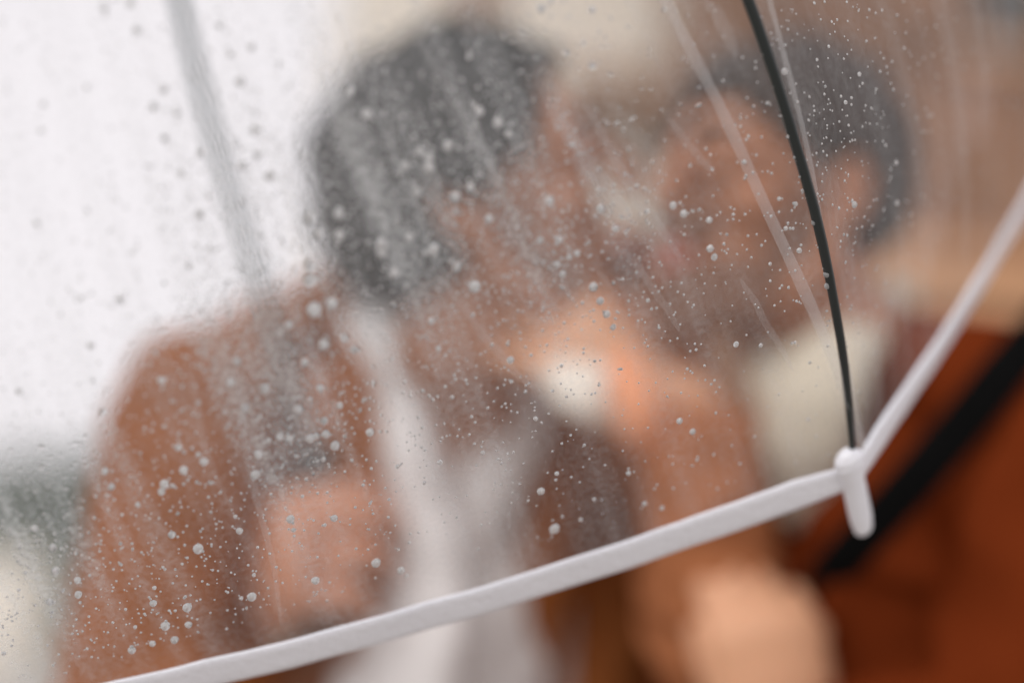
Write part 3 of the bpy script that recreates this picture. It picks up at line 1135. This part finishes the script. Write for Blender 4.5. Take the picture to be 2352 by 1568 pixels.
# far arm: hand up against the neck of the other man
wrR = P(1600, 925, 1.09)
elR = P(1650, 1480, 1.08)
b.tube([elR, wrR.lerp(elR, .35), wrR + D3(-.6, .8, 0) * .01], [.042, .034, .027])
b.tube([P(1880, 1150, 1.28), elR], [.045, .042])
tipsR = hand(b, wrR, D3(-.86, .50, .08), D3(.25, .25, -.92), 1, curl=(.20, .16, .18, .26), thumb_curl=.2, scale=1.25, thumb_out=.6, spread=.02)
# near arm: lower hand
wrN = P(1800, 1735, .99)
elN = P(2330, 1720, .96)
shN = P(2330, 1010, 1.03)
b.tube([shN, elN], [.034, .034])
b.tube([elN, wrN.lerp(elN, .35), wrN], [.042, .034, .027])
tipsN = hand(b, wrN, D3(-.12, .97, .08), D3(.10, .25, -.95), -1, curl=(.62, .66, .7, .75), thumb_curl=.5, scale=1.08, thumb_out=.12, spread=.004)
hipR = Vector((man2.location.x + .04, man2.location.y + .02, .95))
b.tube([P(2080, 1080, 1.17), P(2080, 1450, 1.17), hipR], [.10, .12, .12], seg=24)
b.tube([shN, P(2060, 1000, 1.19), P(1880, 1130, 1.30)], [.034, .06, .04])
for sx in (-1, 1):
    b.tube([hipR + Vector((sx * .08, .0, -.02)), hipR + Vector((sx * .09, -.01, -.45)), hipR + Vector((sx * .09, .02, -.86))], [.085, .055, .036], seg=18)
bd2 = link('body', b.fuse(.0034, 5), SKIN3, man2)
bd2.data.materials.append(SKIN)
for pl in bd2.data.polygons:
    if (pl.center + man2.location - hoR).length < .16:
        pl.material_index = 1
face_parts(hoR, HMR, man2, M_hair2)
nails(tipsR, man2)
nails(tipsN, man2)

def testR(q, d):
    if q.x > .055 and q.z < .09: return False
    if q.x > -.012 and q.z < .045: return False
    if q.x > -.03 and q.z < .03: return False
    return q.z > -.085
hb_ = hair_mesh(hoR, HMR, random.Random(9), testR, 620, .008, .013, .000,
                extra=(((-.012, 0, .041), (.090, .076, .083)), ((-.034, 0, .000), (.058, .066, .066)), ((.045, 0, .086), (.042, .055, .026))))
link('hair', hb_.fuse(.003, 1, fine=.003, fscale=160), M_hair2, man2)
link('beard', beard(hoR, HMR, random.Random(6), 1300, .005, .010, True).fuse(.0024, 1), M_beard, man2)

b = Blob()
b.tube([P(2330, 1000, 1.02), P(2360, 1090, 1.0), P(2400, 1400, .97), elN], [.066, .072, .068, .062], seg=26)
b.tube([elN, P(2200, 1740, .965), P(1930, 1760, .98)], [.062, .058, .046], seg=24)
b.tube([P(2110, 960, 1.14), P(2150, 1150, 1.13), P(2130, 1500, 1.14), hipR, hipR + Vector((0, 0, -.35))], [.08, .125, .145, .15, .17], seg=30)
b.tube([P(2290, 930, 1.05), P(2120, 850, 1.12), P(2030, 800, 1.20)], [.055, .045, .035])
b.tube([P(1880, 1150, 1.30), P(1760, 1400, 1.22), P(1760, 1700, 1.20)], [.07, .08, .10], seg=26)
ct = link('coat', b.fuse(.006, 4, wrinkle=.008, wscale=8, fine=.0012, fscale=30, stretch=(1, 1, 1.6)), M_coat, man2)
b = Blob()
b.tube([P(2010, 770, 1.10), P(1960, 900, 1.03), P(1930, 1120, 1.01), P(1960, 1420, 1.02)], [.014, .026, .024, .010], flat=.3, nrm=D3(-.2, 0, -1), seg=18)
# cream collar and shirt front
b2 = Blob()
b2.tube([P(2030, 710, 1.14), P(1960, 780, 1.085), P(1890, 870, 1.06), P(1850, 1000, 1.06), P(1865, 1150, 1.08), P(1880, 1230, 1.10)], [.016, .024, .032, .034, .028, .012], flat=.5, nrm=D3(-.3, 0, -1), seg=22)
b2.tube([P(2070, 690, 1.20), P(1940, 760, 1.14), P(1800, 850, 1.09), P(1765, 900, 1.08)], [.02, .028, .024, .014], flat=.6, nrm=D3(0, 0, -1), seg=20)
link('collar', b2.fuse(.0035, 3, wrinkle=.003, wscale=16), M_scarf, man2)
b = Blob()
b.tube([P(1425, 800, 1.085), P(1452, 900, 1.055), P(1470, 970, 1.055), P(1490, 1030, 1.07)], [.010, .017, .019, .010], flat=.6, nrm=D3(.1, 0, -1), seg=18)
link('cuff', b.fuse(.003, 3), M_warm_patch, ct)  # added strip for a warm orange glow by the hand, not a real cuff
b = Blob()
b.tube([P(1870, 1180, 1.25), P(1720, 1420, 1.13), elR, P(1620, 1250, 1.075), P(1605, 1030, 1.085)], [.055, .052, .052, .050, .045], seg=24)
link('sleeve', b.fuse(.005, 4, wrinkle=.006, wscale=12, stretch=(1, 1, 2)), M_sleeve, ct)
legs(hipR, man2, M_trouser)

# black bag strap across the coat
bag = empty('shoulder_bag', Vector((P(2000, 1500, 1.0).x, P(2000, 1500, 1.0).y, .75)))
tag(bag, 'black webbing bag strap running slantwise over the brick red coat', 'bag')
b = Blob()
b.tube([P(2560, 560, 1.10), P(2352, 800, .955), P(2180, 1010, .935), P(2030, 1180, .945), P(1905, 1320, .975), P(1880, 1345, 1.02)], [.0165, .0160, .0160, .0160, .0155, .012], flat=.16, nrm=D3(.1, .1, -1), seg=16)
link('strap', b.mesh(), M_strap, bag)
bp = bag.location + Vector((.26, .05, 0))
link('pouch', box_mesh(bp.x - .12, bp.x + .12, bp.y - .05, bp.y + .05, bp.z - .1, bp.z + .08, .02), M_strap, bag)

# ---------------------------------------------------------------- raindrops on the film
def cap_mesh(rg, n_seg=14, rings=5, h=.55):
    """flat-based water bead, unit radius, slightly sagging"""
    v, f = [], []
    sag = rg.uniform(.0, .25)
    el = rg.uniform(1.0, 1.25)
    for i in range(rings + 1):
        t = (math.pi / 2) * i / rings
        r, z = math.cos(t) ** .8, math.sin(t) * h
        if i == rings:
            v.append(Vector((0, -sag * .3, h)))
            break
        for j in range(n_seg):
            a = 2 * math.pi * j / n_seg
            v.append(Vector((r * math.cos(a) * (1 + .06 * math.sin(2 * a + sag * 9)), r * math.sin(a) * el - sag * z * .6, z)))
    top = len(v) - 1
    for i in range(rings - 1):
        for j in range(n_seg):
            k = (j + 1) % n_seg
            f.append((i * n_seg + j, i * n_seg + k, (i + 1) * n_seg + k, (i + 1) * n_seg + j))
    for j in range(n_seg):
        f.append(((rings - 1) * n_seg + j, (rings - 1) * n_seg + (j + 1) % n_seg, top))
    f.append(tuple(reversed(range(n_seg))))
    return v, f


DOWN = Vector((0, 0, -1))


def drop_matrix(hit, r):
    p, nm = hit
    y = -(DOWN - nm * DOWN.dot(nm)).normalized()
    x = y.cross(nm)
    M = Matrix((x * r, y * r, nm * r)).transposed().to_4x4()
    M.translation = p + nm * .00012
    return M


caps = []
for i in range(5):
    v, f = cap_mesh(random.Random(40 + i), h=.95 + .07 * i)
    me = mesh_from(v, f, 'raindrop_mesh')
    me.materials.append(M_drop)
    caps.append(me)

# the bright beads one can pick out (read off the photograph), x, y, relative size
BIG = [(1143, 282, 1.4), (1362, 658, 1.4), (1090, 657, 1.4), (743, 790, 1.5), (722, 710, 1.6), (712, 642, 1.4), (711, 608, 1.2), (712, 500, 1.3), (778, 490, 1.2),
       (732, 538, 1.1), (780, 540, 1.1), (877, 560, 1.3), (877, 578, 1.2), (997, 573, 1.3), (986, 384, 1.2), (986, 362, 1.0), (965, 348, 1.0), (843, 262, 1.2),
       (803, 210, 1.0), (1028, 335, 1.1), (1100, 256, 1.0), (1168, 308, 1.1), (1045, 452, 1.2), (1123, 503, 1.2), (1080, 430, .9), (1262, 462, 1.3), (1380, 478, 1.2),
       (1413, 524, 1.1), (1545, 472, 1.1), (1570, 490, 1.1), (1240, 552, 1.0), (1285, 550, 1.1), (1280, 606, 1.0), (1292, 628, 1.0), (1325, 582, 1.0), (1308, 590, .8),
       (1378, 690, 1.2), (1393, 720, 1.2), (1408, 750, .9), (990, 736, 1.0), (1172, 826, 1.1), (763, 696, 1.3), (792, 774, 1.3), (663, 746, 1.2), (545, 830, 1.2),
       (530, 877, 1.3), (610, 890, 1.4), (685, 938, 1.3), (564, 936, 1.2), (594, 1042, 1.3), (587, 1088, 1.4), (643, 1002, 1.2), (665, 1006, 1.2), (712, 1005, 1.3),
       (748, 995, 1.2), (769, 1022, 1.4), (850, 991, 1.3), (372, 873, 1.2), (422, 1078, 1.3), (378, 1110, 1.4), (371, 1128, 1.1), (410, 1026, 1.1), (468, 1058, 1.3),
       (256, 1116, 1.1), (240, 1080, 1.1), (455, 1258, 1.6), (395, 1226, 1.2), (80, 1212, 1.1), (122, 1256, 1.2), (128, 1308, 1.2), (667, 1190, 1.3), (767, 1188, 1.2),
       (724, 1330, 1.4), (863, 1290, 1.5), (920, 1307, 1.2), (915, 1337, 1.1), (1273, 1212, 1.7), (1242, 1126, 1.3), (550, 1217, 1.1), (430, 1392, 1.5), (380, 1434, 1.5),
       (401, 1467, 1.3), (352, 1383, 1.2), (303, 1490, 1.3), (180, 1363, 1.2), (178, 1330, 1.1), (578, 1368, 1.5), (433, 1432, 1.2), (350, 1475, 1.1), (210, 1555, 1.2),
       (260, 1524, 1.2), (115, 1380, 1.1), (240, 20, 1.0), (1243, 20, 1.2), (1360, 22, 1.0), (1360, 152, 1.1), (1300, 122, .8), (1898, 628, 1.2), (1900, 655, 1.1),
       (1870, 510, 1.1), (1800, 165, 1.1), (1960, 470, 1.0), (1630, 570, 1.1), (1640, 590, 1.0), (1628, 505, 1.0), (1835, 575, .9), (1590, 990, 1.0), (1560, 965, 1.0),
       (1690, 790, .9), (1856, 962, .6), (552, 188, 1.3), (585, 298, 1.2), (620, 404, 1.4), (458, 492, 1.2), (462, 350, 1.1), (480, 450, .9), (377, 205, 1.1), (353, 245, 1.1),
       (407, 257, 1.0), (378, 318, 1.0), (274, 686, 1.1), (434, 610, .9), (480, 570, .8), (208, 793, .9), (43, 898, .9), (85, 512, .9), (315, 70, 1.1), (300, 8, 1.1),
       (578, 108, 1.0), (530, 126, .9), (505, 60, .9), (557, 380, 1.0), (590, 355, 1.0), (415, 395, .9), (100, 240, .8), (95, 300, .8), (200, 200, .7), (188, 683, .7),
       (235, 945, .9), (725, 1000, 1.0), (735, 890, 1.2), (780, 930, 1.0), (815, 800, 1.1), (745, 965, 1.1), (655, 1445, 1.2), (670, 1452, 1.3), (700, 830, 1.1),
       (1230, 960, .8), (1480, 1155, .8), (1443, 1085, .8), (1520, 1165, .8), (1010, 1060, .9), (905, 625, 1.2), (1048, 612, 1.0), (940, 545, .9), (957, 440, .9), (930, 380, .9)]

def off_trim(x, y):
    if x < 1961 and y > 1107 + (1961 - x) * .2775 - 62: return False
    if x > 1930 and y > 1107 - (x - 1961) * 1.70 - 95: return False
    return True


def density(px, py):
    v = .12
    for (cx, cy, sx, sy, a) in ((950, 420, 300, 260, 1.0), (620, 850, 230, 300, 1.1), (350, 1350, 300, 250, .5), (1330, 580, 240, 200, .55), (500, 350, 120, 350, .5),
                               (80, 1200, 150, 150, .6), (1950, 350, 200, 300, .45), (1250, 1150, 150, 150, .1), (1100, 900, 260, 200, .2)):
        v += a * math.exp(-((px - cx) / sx) ** 2 - ((py - cy) / sy) ** 2)
    return v

rg = random.Random(99)
spots = [(x, y, s) for (x, y, s) in BIG if off_trim(x, y)]
while len(spots) < 300:
    x, y = rg.uniform(0, 2352), rg.uniform(0, 1568)
    if rg.random() * 1.6 > density(x, y) or not off_trim(x, y) or on_film(x, y) is None:
        continue
    spots.append((x, y, rg.uniform(.45, .8) * (.7 if x < 600 and y < 900 else 1)))
for i, (x, y, s) in enumerate(spots):
    h = on_film(x, y)
    if h is None:
        continue
    o = bpy.data.objects.new('raindrop', caps[i % 5])
    o.matrix_world = drop_matrix(h, (.00165 if (i < len(BIG) and x < 1120 and y < 720 and x > 650) else .00124) * s)
    COL.objects.link(o)
    tag(o, 'clear round raindrop beaded on the wet film of the clear umbrella', 'raindrop', 'raindrops beaded on the clear umbrella')

V, Fc = [], []
base = [cap_mesh(random.Random(60 + i), 8, 3, h=.9) for i in range(4)]
cnt = 0
while cnt < 5200:
    x, y = rg.uniform(-60, 2400), rg.uniform(-60, 1600)
    if rg.random() * 1.7 > density(x, y) or not off_trim(x, y):
        continue
    h = on_film(x, y)
    if h is None:
        continue
    M = drop_matrix(h, rg.choice((.00028, .00033, .0004, .00045, .0005, .0006)) * rg.uniform(.8, 1.15))
    v, f = base[cnt % 4]
    b0 = len(V)
    V += [M @ q for q in v]
    Fc += [tuple(b0 + a for a in ff) for ff in f]
    cnt += 1
tag(link('fine_raindrops', mesh_from(V, Fc), M_drop), 'fine spray of tiny raindrops covering the clear umbrella film', 'rain spray', kind='stuff')
